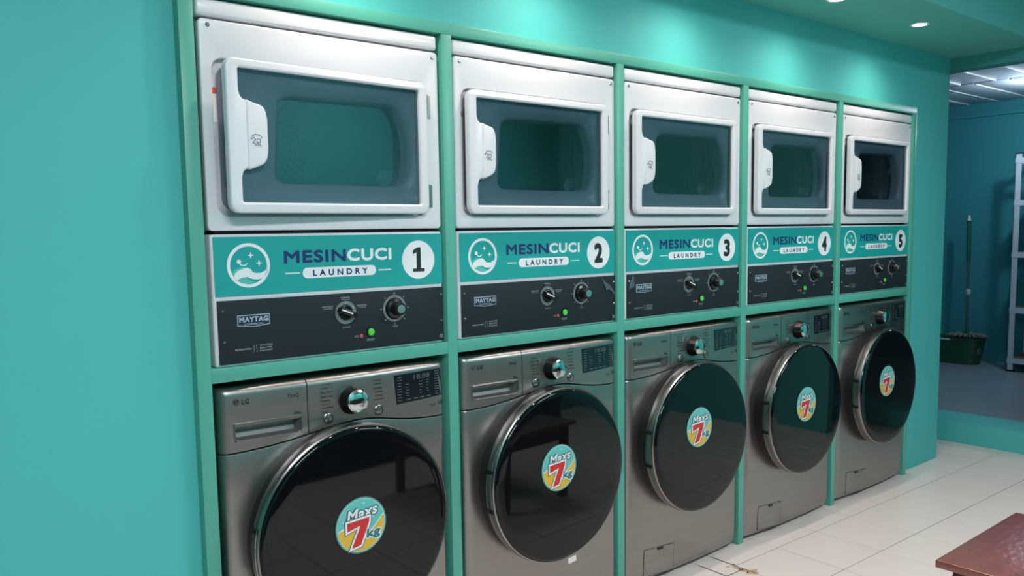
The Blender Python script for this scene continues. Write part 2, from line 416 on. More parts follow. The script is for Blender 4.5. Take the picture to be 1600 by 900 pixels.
# ------------------------------------------------------------------ dryers
DO = (0.40, .36, Z2)
def make_dryer():
    t = empty('tumble_dryer', (X[0] + DO[0], DO[1], DO[2])); o = DO
    bm = bmesh.new(); add_box(bm, .052, .751, .038, .70, 1.387, 1.95)
    bmesh.ops.delete(bm, geom=[f for f in bm.faces if f.normal.y < -.5 or f.calc_center_median().y < .04], context='FACES')
    bm_obj('cabinet', bm, M['enamel'], t, off=o)
    box('lid', .0435, .7505, .008, .70, 1.9125, 1.9545, M['enamel'], t, bev=.008, off=o, seg=3)
    # front panel with recessed door opening
    plate('front_panel', [rrect(.0475, .753, 1.388, 1.9065, .012), rrect(.0765, .701, 1.4255, 1.8135, .028)[::-1]], .010, .040, M['enamel'], t, bev=.004, off=o)
    fb = plate('door_recess', [rrect(.070, .708, 1.420, 1.820, .02), rrect(.115, .665, 1.455, 1.785, .03)[::-1]], .030, .038, M['enamel'], t, off=o)
    plate('recess_seal', [rrect(.093, .690, 1.440, 1.800, .03), rrect(.108, .675, 1.452, 1.788, .03)[::-1]], .026, .031, M['bezel'], fb)
    fb.children[0].data = shift(fb.children[0].data, o)
    plate('warning_label', [rrect(.081, .092, 1.66, 1.745, .001)], .0288, .0298, M['white_print'], fb, off=o)
    plate('warning_stripe', [rrect(.081, .092, 1.73, 1.745, .001)], .0280, .0288, M['orange'], fb, off=o)
    for sx, sz in ((.0715, 1.892), (.7345, 1.890)):
        lathe('screw', [(0, -.0035), (.003, -.0032), (.0055, -.001), (.006, 0)], (sx, .010, sz), M['screw'], t, n=16, off=o)
    for sz in (1.745, 1.484):
        bm = bmesh.new(); add_tube(bm, (.7055, .0045, sz - .034), (.7055, .0045, sz + .034), .0045)
        add_box(bm, .700, .722, .0075, .0095, sz - .033, sz + .033)
        bm_obj('hinge', bm, M['chrome2'], t, off=o)
    # drum
    dm = lathe('drum', [(.268, .085), (.276, .09), (.276, .60), (.262, .62), (.12, .635), (.10, .60), (0, .60)], (.398, 0, 1.660), M['drum'], t, n=64, off=o)
    plate('bulkhead', [rrect(.056, .747, 1.391, 1.945, .004), circ(.398, 1.660, .266, 64)[::-1]], .080, .084, M['bezel'], t, off=o)
    bm = bmesh.new()
    for q, (rr_, n_) in enumerate(((.160, 40), (.178, 44), (.196, 48), (.214, 52))):
        for i_ in range(n_):
            a_ = 2 * PI * (i_ + .5 * q) / n_; add_lathe(bm, [(0, 0), (.0035, 0)], (.398 + rr_ * math.cos(a_), .625 - .001 * q, 1.660 + rr_ * math.sin(a_)), n=6)
    bm_obj('perforations', bm, M['dark'], dm, off=o, smooth=0)['kind'] = 'stuff'
    for i_ in range(3):
        a_ = math.radians(90 + 120 * i_); ca, sa = math.cos(a_), math.sin(a_); bm = bmesh.new()
        pr_ = [(-.045, .274), (-.015, .225), (.015, .225), (.045, .274)]
        R0 = [bm.verts.new((.398 + ca * r - sa * w, .10, 1.660 + sa * r + ca * w)) for w, r in pr_]; R1 = [bm.verts.new((.398 + ca * r - sa * w, .60, 1.660 + sa * r + ca * w)) for w, r in pr_]
        for q in range(3): bm.faces.new((R0[q], R0[q + 1], R1[q + 1], R1[q]))
        bm.faces.new(R0); bm.faces.new(R1); bmesh.ops.recalc_face_normals(bm, faces=bm.faces)
        bm_obj('drum_baffle', bm, M['drum'], dm, off=o)
    # door, hinged on its right edge
    hp = Vector((.695, .004, 1.62))
    d_out = rrect(.082, .695, 1.431, 1.809, .026)
    tab = [(.1155, 1.458), (.665, 1.458), (.665, 1.786), (.1155, 1.786), (.1155, 1.728), (.122, 1.712), (.150, 1.704), (.183, 1.697), (.1865, 1.670), (.1865, 1.585), (.182, 1.558),
           (.150, 1.545), (.122, 1.538), (.1155, 1.520)]
    hole = round_poly(tab, [.006, .006, .006, .006, .01, .01, .012, .014, .01, .01, .014, .012, .01, .01])
    dr = finish('door', shift(plate_mesh('door', [d_out, hole[::-1]], -.018, .006, .006, 3), hp), M['enamel2'], t, Vector(hp) - Vector(o))
    # raised grip tab
    gp = [(.130, 1.7125), (.150, 1.7045), (.180, 1.698), (.1885, 1.672), (.1885, 1.583), (.181, 1.556), (.150, 1.543), (.130, 1.5365)]
    gr = finish('door_grip', shift(plate_mesh('door_grip', [round_poly(gp, .014)], -.0195, -.004, .006, 4), hp), M['enamel2'], dr)
    sh = lambda me: shift(me, hp)
    # pull symbol on the grip
    bm = bmesh.new(); kx, kz = .00042, .00050
    def P(a, b): return (.155 + (a - 230) * kx, -.0198, 1.610 - (b - 495) * kz)
    for pl in ([(193, 490), (205, 470), (225, 463), (258, 466), (268, 480)], [(200, 488), (215, 478), (225, 490), (205, 505), (225, 510), (240, 508), (262, 522)], [(233, 485), (255, 485), (255, 503), (233, 503), (233, 485)], [(218, 517), (246, 517)]):
        for a, b in zip(pl, pl[1:]): add_tube(bm, P(*a), P(*b), .0007, 6)
    bm_obj('pull_symbol', bm, M['steel_print'], dr, off=hp)
    # outer pane
    bm = bmesh.new(); bm.faces.new([bm.verts.new((a, -.0075, b)) for a, b in rrect(.108, .672, 1.452, 1.792, .006)]); bm_obj('window_pane', bm, M['pane'], dr, off=hp, smooth=0)
    # funnel between the outer pane and the inner window
    A = rrect(.106, .674, 1.450, 1.794, .012, 8)
    B0 = [(.606, 1.739), (.252, 1.731), (.232, 1.513), (.632, 1.513), (.648, 1.60), (.640, 1.68)]
    def outline(angs, poly):
        c = Vector((.43, 1.625)); res = []
        for a in angs:
            d = Vector((math.cos(a), math.sin(a))); best = None
            for p, q in zip(poly, poly[1:] + poly[:1]):
                p = Vector(p); q = Vector(q); e = q - p; den = d.x * (-e.y) + d.y * e.x
                if abs(den) < 1e-9: continue
                w = p - c; tt = (w.x * (-e.y) + w.y * e.x) / den; uu = (d.x * w.y - d.y * w.x) / den
                if tt > 0 and -1e-6 <= uu <= 1 + 1e-6 and (best is None or tt > best): best = tt
            res.append(c + d * best)
        return res
    B = round_poly(B0, .03, 6)
    angs = [2 * PI * k / 120 for k in range(120)]
    la, lb = outline(angs, A), outline(angs, B)
    bm = bmesh.new(); rings = []
    for k, (f, y) in enumerate(((0, -.004), (.06, .004), (.45, .010), (.86, .020), (.97, .032), (1.0, .060))):
        rings.append([bm.verts.new((a.x * (1 - f) + b.x * f, y, a.y * (1 - f) + b.y * f)) for a, b in zip(la, lb)])
    for r0, r1 in zip(rings, rings[1:]):
        for k in range(120): bm.faces.new((r0[k], r0[(k + 1) % 120], r1[(k + 1) % 120], r1[k]))
    bmesh.ops.recalc_face_normals(bm, faces=bm.faces)
    bm_obj('window_funnel', bm, M['bezel'], dr, off=hp, smooth=50)
    bm = bmesh.new(); bm.faces.new([bm.verts.new((b.x, .058, b.y)) for b in lb]); bm_obj('inner_pane', bm, M['pane2'], dr, off=hp, smooth=0)
    # control box
    cb = box('control_box', .050, .7535, .012, .70, Z2 + .0005, 1.379, M['enamel'], t, bev=.006, off=o, seg=3)
    box('gap_strip', .07, .74, .03, .69, 1.378, 1.388, M['dark'], t, off=o)
    # sign
    sg = box('sign_panel', .0575, .7520, .0090, .0122, 1.2215, 1.3725, M['teal_sign'], t, off=o)
    y = .0087
    CX, CZ, R = .147, 1.2985, .0573
    E = lambda a, b: (CX + (a - 420) / 310 * R, CZ - (b - 490) / 310 * R)
    lg = [circ(CX, CZ, R, 64), circ(CX, CZ, R * .855, 64)[::-1]]
    plate('emblem_ring', lg, y, .0092, M['white_print'], sg, off=o)
    wave = [(200, 660), (215, 600), (260, 560), (330, 535), (400, 522), (440, 540), (470, 580), (520, 602), (590, 600), (650, 575), (695, 545), (700, 600), (650, 655), (640, 648),
            (600, 680), (545, 692), (480, 685), (420, 665), (370, 640), (375, 655), (330, 655), (280, 670), (255, 690), (250, 720), (220, 700)]
    plate('emblem_wave', [[E(*p) for p in wave]], y, .0092, M['white_print'], sg, off=o)
    back = [(178, 590), (220, 540), (290, 515), (370, 512), (400, 520), (330, 534), (260, 560), (215, 600), (205, 640), (190, 620)]
    low = [(258, 690), (280, 672), (330, 656), (375, 656), (420, 690), (500, 725), (520, 728), (470, 752), (420, 757), (340, 745)]
    plate('emblem_ripple', [[E(*p) for p in back], [E(*p) for p in low]], y, .0092, M['mint_print'], sg, off=o)
    star = lambda cx, cy, r: [E(cx + (r if k % 2 == 0 else r * .3) * math.sin(PI * k / 4), cy - (r if k % 2 == 0 else r * .3) * math.cos(PI * k / 4)) for k in range(8)]
    sm = [E(345 + 62 * math.cos(math.radians(a)), 440 + 56 * math.sin(math.radians(a))) for a in range(20, 151, 10)] + [E(345 + 48 * math.cos(math.radians(a)), 440 + 42 * math.sin(math.radians(a))) for a in range(150, 19, -10)]
    dot = [E(282 + 30 * math.cos(2 * PI * k / 20), 435 + 30 * math.sin(2 * PI * k / 20)) for k in range(20)]
    plate('emblem_face', [star(455, 352, 50), star(570, 462, 50), sm, dot], y, .0092, M['white_print'], sg, off=o)
    text('lettering', 'MESIN', .2435, .4275, 1.3175, .0365, y, M['navy_print'], sg, o, bold=.052)
    text('lettering', 'CUCI', .4310, .5745, 1.3180, .0365, y, M['white_print'], sg, o, bold=.052)
    plate('lettering_pill', [rrect(.2955, .522, 1.2575, 1.2862, .0142)], y, .0092, M['white_print'], sg, off=o)
    text('lettering', 'L A U N D R Y', .326, .494, 1.2718, .0185, .0083, M['navy_print'], sg, o, bold=.045)
    for q in ((.2457, .2878, 1.2715, 1.2745), (.530, .572, 1.2695, 1.2725)): strips('rule_line', [q], y, M['white_print'], sg, o)
    plate('number_disc', [circ(.6675, 1.296, .0567, 64)], y, .0092, M['white_print'], sg, off=o)
    # control panel
    cp = box('control_panel', .0595, .7525, .0080, .0122, 1.0470, 1.2105, M['panelblack'], t, bev=.001, off=o); y = .0076
    for q in ((.0726, 1.184), (.0736, 1.1046), (.7450, 1.1868), (.7450, 1.108)):
        lathe('screw', [(0, -.0028), (.0028, -.0024), (.0042, 0)], (q[0], .0080, q[1]), M['screw'], cp, n=14, off=o)
    bz = .1090, .1965
    pent = lambda e: [(bz[0] + e, 1.1710 - e), (bz[0] + e, 1.1430 + e), ((bz[0] + bz[1]) / 2, 1.1385 + e), (bz[1] - e, 1.1430 + e), (bz[1] - e, 1.1710 - e)]
    plate('badge_rim', [pent(0)], .0062, .0085, M['badge_silver'], cp, bev=.0004, off=o)
    plate('badge', [pent(.0022)], .0056, .0065, M['badge_blue'], cp, off=o)
    text('badge_lettering', 'MAYTAG', .1135, .1920, 1.1595, .0145, .0052, M['badge_silver'], cp, o, bold=.06)
    text('badge_lettering', 'COMMERCIAL', .1260, .1790, 1.1468, .0050, .0052, M['badge_silver'], cp, o, bold=.02)
    k1, k2 = (.4202, 1.1562), (.5797, 1.1565)
    plate('dial_ring', [circ(*k1, .0325), circ(*k1, .0225)[::-1]], y, .0082, M['ring_print'], cp, off=o)
    plate('dial_ring', [circ(*k2, .0390), circ(*k2, .0320)[::-1]], y, .0082, M['ring_print'], cp, off=o)
    bm = bmesh.new()
    add_lathe(bm, [(0, -.006), (.019, -.006), (.021, -.004), (.022, 0)], (k1[0], .008, k1[1]), n=32)
    kb = bmesh.new(); add_box(kb, -.029, .029, -.024, -.001, -.0075, .0075, .003, 2)
    bmesh.ops.rotate(kb, cent=(0, 0, 0), matrix=Matrix.Rotation(math.radians(22), 3, 'Y'), verts=kb.verts); bmesh.ops.translate(kb, vec=(k1[0], .008, k1[1]), verts=kb.verts)
    tmp = bpy.data.meshes.new('t'); kb.to_mesh(tmp); kb.free(); bm.from_mesh(tmp); bpy.data.meshes.remove(tmp)
    bm_obj('cycle_knob', bm, M['black'], cp, off=o)
    bm = bmesh.new(); add_box(bm, -.026, .010, -.0255, -.0242, -.0018, .0018)
    bmesh.ops.rotate(bm, cent=(0, 0, 0), matrix=Matrix.Rotation(math.radians(22), 3, 'Y'), verts=bm.verts); bmesh.ops.translate(bm, vec=(k1[0], .008, k1[1] + .001), verts=bm.verts)
    bm_obj('knob_pointer', bm, M['white_print'], cp, off=o)
    lathe('time_knob', [(.029, 0), (.028, -.008), (.021, -.011), (.0185, -.034), (.0165, -.0365), (0, -.0365)], (k2[0], .008, k2[1]), M['black'], cp, n=40, off=o)
    lathe('knob_cap', [(.0128, -.0362), (.0125, -.0385), (0, -.0388)], (k2[0], .008, k2[1]), M['brushed_cap'], cp, n=32, off=o)
    lathe('start_button_rim', [(.0135, 0), (.0130, -.003), (.0105, -.0035), (.0105, 0)], (.497, .008, 1.0945), M['black'], cp, n=28, off=o)
    lathe('start_button', [(.0102, 0), (.0102, -.006), (.0085, -.008), (0, -.0078)], (.497, .008, 1.0945), M['green_btn'], cp, n=28, off=o)
    lathe('indicator_lamp', [(.0055, 0), (.0052, -.002), (.003, -.004), (0, -.0045)], (.467, .008, 1.085), M['red_led'], cp, n=20, off=o)
    pl_ = texts('panel_lettering', [('NORMAL', .4055, .4345, 1.1985, .0046), ('HEAVY DUTY', .3480, .3820, 1.1755, .0046), ('DELICATES', .4560, .4860, 1.1735, .0046),
                              ('CYCLES', .4085, .4330, 1.1145, .0044), ('TIME', .5715, .5880, 1.1045, .0044), ('START', .4850, .5095, 1.0725, .0072), ('OFF', .5755, .5840, 1.2000, .0035),
                              ('INSTRUCTIONS', .1007, .1440, 1.0822, .0050), ('1', .1570, .1590, 1.0890, .0044), ('2', .1570, .1595, 1.0818, .0044), ('3', .1570, .1595, 1.0746, .0044),
                              ('Select CYCLE', .1665, .2010, 1.0895, .0046), ('Select TIME', .1665, .1990, 1.0822, .0046), ('Press START', .1665, .2010, 1.0750, .0046)], y, M['grey_print'], cp, o, bold=.03); pl_['kind'] = 'stuff'
    rr = [(.1504, .1512, 1.072, 1.091), (.352, .379, 1.1690, 1.1702), (.460, .483, 1.1672, 1.1684), (.407, .434, 1.1922, 1.1934), (.446, .4585, 1.0868, 1.0880), (.446, .4585, 1.0832, 1.0844),
          (.7375, .7390, 1.0575, 1.0680), (.7465, .7480, 1.0575, 1.0680), (.7415, .7440, 1.0590, 1.0660), (.7375, .7480, 1.0560, 1.0572)]
    for a in (0, 45, 90, 135, 180, 225, 270, 315):
        px, pz = k2[0] + .0455 * math.cos(math.radians(a)), k2[1] + .0455 * math.sin(math.radians(a)); rr.append((px - .002, px + .002, pz - .0013, pz + .0013))
    strips('panel_marks', rr, y, M['grey_print'], cp, o)['kind'] = 'stuff'
    rr = []
    for a in (90, 150, 30): px, pz = k1[0] + .0275 * math.cos(math.radians(a)), k1[1] + .0275 * math.sin(math.radians(a)); rr.append((px - .0022, px + .0022, pz - .003, pz + .003))
    for a in (0, 45, 135, 180, 225, 270, 315): px, pz = k2[0] + .0355 * math.cos(math.radians(a)), k2[1] + .0355 * math.sin(math.radians(a)); rr.append((px - .002, px + .002, pz - .002, pz + .002))
    strips('ring_marks', rr, .0073, M['grey_print'], cp, o)['kind'] = 'stuff'
    return t
dr0 = make_dryer(); dr0.location.x += .002; dryers = [dr0]
for k in range(1, 5):
    c_ = copy_tree(dr0); c_.location.x = X[k] + DO[0] + (.002 if k == 3 else 0); dryers.append(c_)
lab = ['white tumble dryer numbered 1 with its glass door slightly ajar, nearest the camera',
       'white tumble dryer numbered 2, torn tape at the right of its black panel',
       'white tumble dryer numbered 3 in the middle bay, tape scrap by its left screws',
       'white tumble dryer numbered 4 on the green shelf, between dryers 3 and 5',
       'white tumble dryer numbered 5 in the last bay beside the teal end wall']
for k, t in enumerate(dryers):
    tag(t, lab[k], 'dryer', 'stacked tumble dryers')
    sg = [c_ for c_ in t.children if c_.name.startswith('sign_panel')][0]
    me = text_mesh('number', str(k + 1), .6675 - .0215, .6675 + .0215, 1.296, .074, .0082, bold=.065)
    if k == 0:
        bpy.data.meshes.remove(me)
        me = plate_mesh('number', [[(.6465, 1.2605), (.6885, 1.2605), (.6885, 1.2700), (.6755, 1.2700), (.6755, 1.3325), (.6640, 1.3325), (.6480, 1.3240), (.6480, 1.3125), (.6605, 1.3175), (.6605, 1.2700), (.6465, 1.2700)]], .0082, .0086)
    finish('number', shift(me, DO), M['dark_print'], sg, smooth=0)
door1 = [c_ for c_ in dr0.children if c_.name.startswith('door') and not c_.name.startswith('door_recess')][0]
door1.rotation_euler = (0, 0, math.radians(3.4))
def scrap(parent, pts, org):
    bm = bmesh.new(); vs = [bm.verts.new((x, .0066 - .0018 * (i % 2), z)) for i, (x, z) in enumerate(pts)]
    n = len(vs) // 2
    for i in range(n - 1): bm.faces.new((vs[i], vs[i + 1], vs[2 * n - 2 - i], vs[2 * n - 1 - i]))
    return bm_obj('tape_scrap', bm, M['tape'], parent, off=org, smooth=0)
scrap(dryers[1], [(.681, 1.209), (.690, 1.196), (.705, 1.186), (.722, 1.178), (.735, 1.165), (.748, 1.150), (.748, 1.138), (.734, 1.150), (.720, 1.162), (.702, 1.160), (.696, 1.176), (.686, 1.190)], DO)
scrap(dryers[2], [(.090, 1.209), (.094, 1.196), (.098, 1.182), (.096, 1.166), (.092, 1.160), (.085, 1.178), (.078, 1.160), (.066, 1.150), (.074, 1.176), (.082, 1.198)], DO)

# ------------------------------------------------------------------ washers
WO = (0.40, .36, 0.0)
def bow(x):
    u = (x - .402) / .352
    y = .004 - .016 * (1 - u * u)
    e = abs(x - .402) - (.352 - .026)
    if e > 0: y += .026 - math.sqrt(max(.026 ** 2 - e * e, 0))
    return y
def curve_z(x):
    pts = [(.04, .8150), (.11, .8165), (.1725, .8205), (.235, .8275), (.298, .8365), (.345, .8445), (.393, .8500), (.432, .8520), (.473, .8505), (.515, .8445), (.555, .8365), (.62, .8255), (.686, .8190), (.77, .8165)]
    for (a, b), (c_, d) in zip(pts, pts[1:]):
        if a <= x <= c_:
            t = (x - a) / (c_ - a); return b + (d - b) * t
    return pts[-1][1]
xs_all = [.050, .0505, .052, .055, .059, .064, .070, .076] + [.087] + [.087 + i * (.269 - .087) / 8 for i in range(1, 9)] + [.278, .2862]
xs_r = [.2888] + [.2888 + i * (.728 - .2888) / 22 for i in range(1, 23)] + [.734, .740, .745, .749, .752, .7535, .754]
def sheet(name, xs, zfun, m, parent, thick_y=.06, skip=None):
    """bowed front sheet: zfun(x) -> list of (z, extra_y)"""
    bm = bmesh.new(); cols = []
    for x in xs: cols.append([bm.verts.new((x, bow(x) + e, z)) for z, e in zfun(x)])
    for i in range(len(xs) - 1):
        for j in range(len(cols[0]) - 1):
            if skip and skip(i, j): continue
            bm.faces.new((cols[i][j], cols[i + 1][j], cols[i + 1][j + 1], cols[i][j + 1]))
    # return flanges round the edge
    per = [c_[0] for c_ in cols] + [v for v in cols[-1][1:]] + [c_[-1] for c_ in cols[::-1][1:]] + [v for v in cols[0][::-1][1:-1]]
    bk = [bm.verts.new((v.co.x, max(thick_y, v.co.y + .001), v.co.z)) for v in per]
    for i in range(len(per)):
        j = (i + 1) % len(per); bm.faces.new((per[i], bk[i], bk[j], per[j]))
    bmesh.ops.recalc_face_normals(bm, faces=bm.faces)
    return bm_obj(name, bm, m, parent, off=WO, smooth=40)
def top_rows(x):
    z0 = curve_z(x) + .0015
    rows = [(z0, 0.0), (.8445 if z0 < .8445 else z0 + (.8905 - z0) * .1, 0)]
    rows += [(z0 + (.8905 - z0) * .5 if z0 > .8445 else .868, 0), (.8905, 0), (.93, 0), (.966, .0)]
    for a in (15, 30, 45, 60, 75, 90):
        r = math.radians(a); rows.append((.966 + .020 * math.sin(r), .020 * (1 - math.cos(r))))
    return rows
def low_rows(x):
    z1 = curve_z(x) - .0015
    rows = [(.016, .020), (.020, .008), (.030, .002), (.05, 0)]
    for k in range(1, 9): rows.append((.05 + (z1 - .006 - .05) * k / 8, 0))
    rows += [(z1 - .002, .001), (z1, .004)]
    return rows
def make_washer():
    t = empty('washing_machine', (X[0] + WO[0], WO[1], 0)); o = WO
    box('cabinet', .053, .751, .045, .66, .018, .984, M['steel_side'], t, bev=.006, off=o)
    bm = bmesh.new()
    for fx in (.09, .71):
        for fy in (.09, .6): add_lathe(bm, [(0, 0), (.022, 0), (.022, .012), (.012, .016), (.012, .02), (0, .02)], (fx, fy, 0), 'z', 16)
    bm_obj('feet', bm, M['rubber'], t, off=o)
    xl = [.050, .0505, .052, .055, .059, .064, .070, .076] + [.09 + i * (.715 - .09) / 30 for i in range(31)] + [.728, .734, .740, .745, .749, .752, .7535, .754]
    lp = sheet('lower_panel', xl, low_rows, M['steel'], t)
    dw = sheet('drawer_front', xs_all, top_rows, M['steel'], t, skip=lambda i, j: xs_all[i] >= .0869 and xs_all[i + 1] <= .2691 and j in (1, 2))
    cp = sheet('control_panel', xs_r, top_rows, M['steel'], t)
    yb = bow(.18)
    # drawer grip pocket
    bm = bmesh.new(); prof = [(.891, 0), (.889, .026), (.870, .030), (.852, .022), (.846, .006), (.8445, -.001)]
    ends = (.087, .269); cols = []
    for x in (.087, .10, .12, .18, .24, .256, .269):
        k = 1.0 if .095 < x < .262 else .1
        cols.append([bm.verts.new((x, bow(x) + e * k, z)) for z, e in prof])
    for a, b in zip(cols, cols[1:]):
        for j in range(len(prof) - 1): bm.faces.new((a[j], b[j], b[j + 1], a[j + 1]))
    bmesh.ops.recalc_face_normals(bm, faces=bm.faces)
    bm_obj('grip_pocket', bm, M['steel_side'], dw, off=o)
    me = plate_mesh('grip_rim', [round_poly([(.0855, .8935), (.0855, .8435), (.2705, .8425), (.2705, .8935)], [.004, .016, .016, .006]),
                                 round_poly([(.0895, .8905), (.0895, .8475), (.2665, .8465), (.2665, .8905)], [.003, .013, .013, .004])[::-1]], -.0025, .001, .001, 2)
    for v in me.vertices: v.co.y += bow(v.co.x)
    finish('grip_rim', shift(me, o), M['chrome2'], dw)
    me = plate_mesh('grip_bar', [rrect(.0895, .2665, .8835, .8915, .003)], -.003, .010, .002, 2)
    for v in me.vertices: v.co.y += bow(v.co.x)
    finish('grip_bar', shift(me, o), M['chrome2'], dw)
    # brand marks on the drawer front
    yy = lambda x: bow(x) - .0005
    def bent(me):
        for v in me.vertices: v.co.y += yy(v.co.x)
        return shift(me, o)
    finish('brand_disc', bent(plate_mesh('brand_disc', [circ(.0945, .9485, .0082, 32)], -.0006, 0)), M['steel_print'], dw, smooth=0)
    eb = bmesh.new(); arc = [(.0945 + .0058 * math.cos(math.radians(a)), .9485 + .0058 * math.sin(math.radians(a))) for a in range(70, 361, 15)]
    segs = list(zip(arc, arc[1:])) + [((.1003, .9485), (.0955, .9485)), ((.0942, .9522), (.0942, .9458)), ((.0942, .9458), (.0962, .9458))]
    for a, b in segs:
        add_tube(eb, (a[0], yy(a[0]) - .0007, a[1]), (b[0], yy(b[0]) - .0007, b[1]), .00035, 5)
    for q in ((.0918, .9512),): add_lathe(eb, [(0, -.001), (.0008, -.001), (.0008, 0)], (q[0], yy(q[0]), q[1]), n=8)
    bm_obj('brand_face', eb, M['chrome2'], dw, off=o)
    def wt(name, items, parent, bold=.02, m='steel_print'):
        me = join_meshes(name, [text_mesh('t', b, x0, x1, zc, cap, -.0003, bold=bold) for b, x0, x1, zc, cap in items])
        return finish(name, bent(me), M[m], parent, smooth=0)
    wt('brand_lettering', [('LG', .1085, .1290, .9480, .0155)], dw, .07)
    wt('lettering', [('ThinQ', .2315, .2630, .9472, .0105)], dw); wt('lettering', [('20kg', .2465, .2680, .8992, .0095)], dw)
    # printed programme names
    Lx = .3270
    wt('programme_names', [('Cotton', Lx, Lx + .022, .9545, .0050), ('Easy Care', Lx + .001, Lx + .034, .9430, .0056), ('Baby Care', Lx + .001, Lx + .034, .9310, .0056), ('Hygiene', Lx + .001, Lx + .027, .9200, .0056),
                           ('Rinse', .329, .345, .8880, .0050), ('Speed Wash', .4870, .5190, .9565, .0054), ('Quick Wash', .4900, .5200, .9330, .0054)], cp, .03)['kind'] = 'stuff'
    rr = [(Lx, Lx + .030, .9640, .9652), (Lx, Lx + .03, .9090, .9102), (Lx + .001, Lx + .036, .8985, .9010), (.495, .5170, .9675, .9700), (.492, .520, .9440, .9465), (.493, .521, .9205, .9230), (.496, .522, .9095, .9120),
          (.491, .524, .8985, .9010), (.688, .712, .8545, .8565), (.695, .710, .8500, .8515), (.335, .345, .8655, .8675)]
    bm = bmesh.new()
    for x0, x1, z0, z1 in rr:
        bm.faces.new([bm.verts.new(p) for p in ((x0, yy(x0) - .0003, z0), (x1, yy(x1) - .0003, z0), (x1, yy(x1) - .0003, z1), (x0, yy(x0) - .0003, z1))])
    for p, q in (((.3245, .948), (.3245, .915)),): add_tube(bm, (p[0], yy(p[0]), p[1]), (q[0], yy(q[0]), q[1]), .0003, 4)
    bm_obj('programme_marks', bm, M['steel_print'], cp, off=o, smooth=0)['kind'] = 'stuff'
    wt('lettering', [('10', .7240, .7400, .8575, .0130)], cp, .06)
    # dial
    dc = (.4215, .911); yb = bow(dc[0])
    dl = lathe('programme_dial', [(.041, 0), (.0405, -.006), (.037, -.012), (.0335, -.030), (.031, -.034), (0, -.034)], (dc[0], yb, dc[1]), M['black'], t, n=48, off=o)
    lathe('dial_cap', [(.0325, -.033), (.0320, -.037), (.0290, -.0385), (.0275, -.0380)], (dc[0], yb, dc[1]), M['chrome'], dl, n=48, off=o)
    lathe('dial_face', [(.0280, -.0380), (.0240, -.0398), (.0190, -.0412), (.0130, -.0423), (.0060, -.0429), (0, -.0431)], (dc[0], yb, dc[1]), M['dial_face'], dl, n=48, off=o)
    dl2 = [(.021 * math.cos(math.radians(a)), .021 * math.sin(math.radians(a))) for a in (0,)]
    for bx, bz_ in ((.3456, .8690), (.5061, .8685)):
        b = lathe('round_button', [(.0150, 0), (.0148, -.003), (.0130, -.004), (.0125, -.0022), (.0110, -.0040), (.005, -.0052), (0, -.0055)], (bx, bow(bx), bz_), M['chrome2'], t, n=32, off=o)
    # display
    bm = bmesh.new(); cols = []
    for i in range(13):
        f = i / 12; pt = (.5620 + .1705 * f, .9612 + .0018 * f); pb = (.5690 + .1710 * f, .8745 + .0055 * f)
        cols.append([bm.verts.new((q[0], bow(q[0]) - .0010, q[1])) for q in (pt, pb)])
    for A_, B_ in zip(cols, cols[1:]): bm.faces.new((A_[0], A_[1], B_[1], B_[0]))
    me = bpy.data.meshes.new('display'); bm.to_mesh(me); bm.free()
    ds = finish('display', shift(me, o), M['display'], t, smooth=0)
    bm = bmesh.new()
    def qd(x0, x1, z0, z1):
        bm.faces.new([bm.verts.new((x, bow(x) - .0018, z)) for x, z in ((x0, z0), (x1, z0), (x1, z1), (x0, z1))])
    rnd = random.Random(3)
    for col, (cx, n, z0, dz, w) in enumerate(((.580, 9, .884, .0085, .016), (.608, 5, .895, .0085, .011), (.656, 5, .898, .0085, .012), (.682, 5, .900, .0085, .008), (.717, 10, .886, .0078, .014))):
        for k in range(n):
            ww = w * rnd.uniform(.6, 1.15); qd(cx - ww / 2 * 1.2, cx + ww / 2 * 1.2, z0 + k * dz, z0 + k * dz + .0020)
    for cx in (.612, .638, .662, .686): qd(cx - .008, cx + .008, .8835, .8865)
    bm_obj('display_marks', bm, M['faint_print'], ds, off=o, smooth=0)['kind'] = 'stuff'
    me = text_mesh('t', '18:88', .632, .690, .9490, .0150, -.0018)
    for v in me.vertices: v.co.y += bow(v.co.x)
    finish('display_digits', shift(me, o), M['faint_print'], ds, smooth=0)
    # door
    cx, cz = .3965, .558; C3 = (cx, 0, cz)
    lathe('door_gasket', [(.288, .01), (.291, -.012), (.291, -.050), (.26, -.052)], C3, M['rubber'], t, n=96, off=o)
    dd = lathe('door', [(.289, -.040), (.2965, -.045), (.2985, -.056), (.2985, -.070), (.2960, -.079), (.2920, -.082), (.2890, -.080)], C3, M['chrome2'], t, n=128, off=o)
    gl = [(.2905, -.0800), (.2885, -.0850), (.2840, -.0882), (.2800, -.0890)] + [(.28 * (1 - k / 10), -.089 - .004 * (1 - (1 - k / 10) ** 2)) for k in range(1, 11)]
    lathe('door_glass', gl, C3, M['doorglass'], dd, n=128, off=o)
    # handle in the left rim
    def arc_block(name, a0, a1, r0, r1, y0, y1, m):
        bm = bmesh.new(); n = 10; sec = []
        for k in range(n + 1):
            a = math.radians(a0 + (a1 - a0) * k / n); ca, sa = math.cos(a), math.sin(a)
            sec.append([bm.verts.new((cx + r * ca, y, cz + r * sa)) for r, y in ((r0, y0), (r1, y0), (r1, y1), (r0, y1))])
        for A_, B_ in zip(sec, sec[1:]):
            for j in range(4): bm.faces.new((A_[j], A_[(j + 1) % 4], B_[(j + 1) % 4], B_[j]))
        bm.faces.new(sec[0]); bm.faces.new(sec[-1][::-1]); bmesh.ops.recalc_face_normals(bm, faces=bm.faces)
        return bm_obj(name, bm, m, dd, off=o)
    arc_block('door_handle', 169, 191, .294, .3005, -.0735, -.056, M['chrome2'])
    arc_block('handle_end', 166.5, 169, .292, .3020, -.0745, -.045, M['black'])
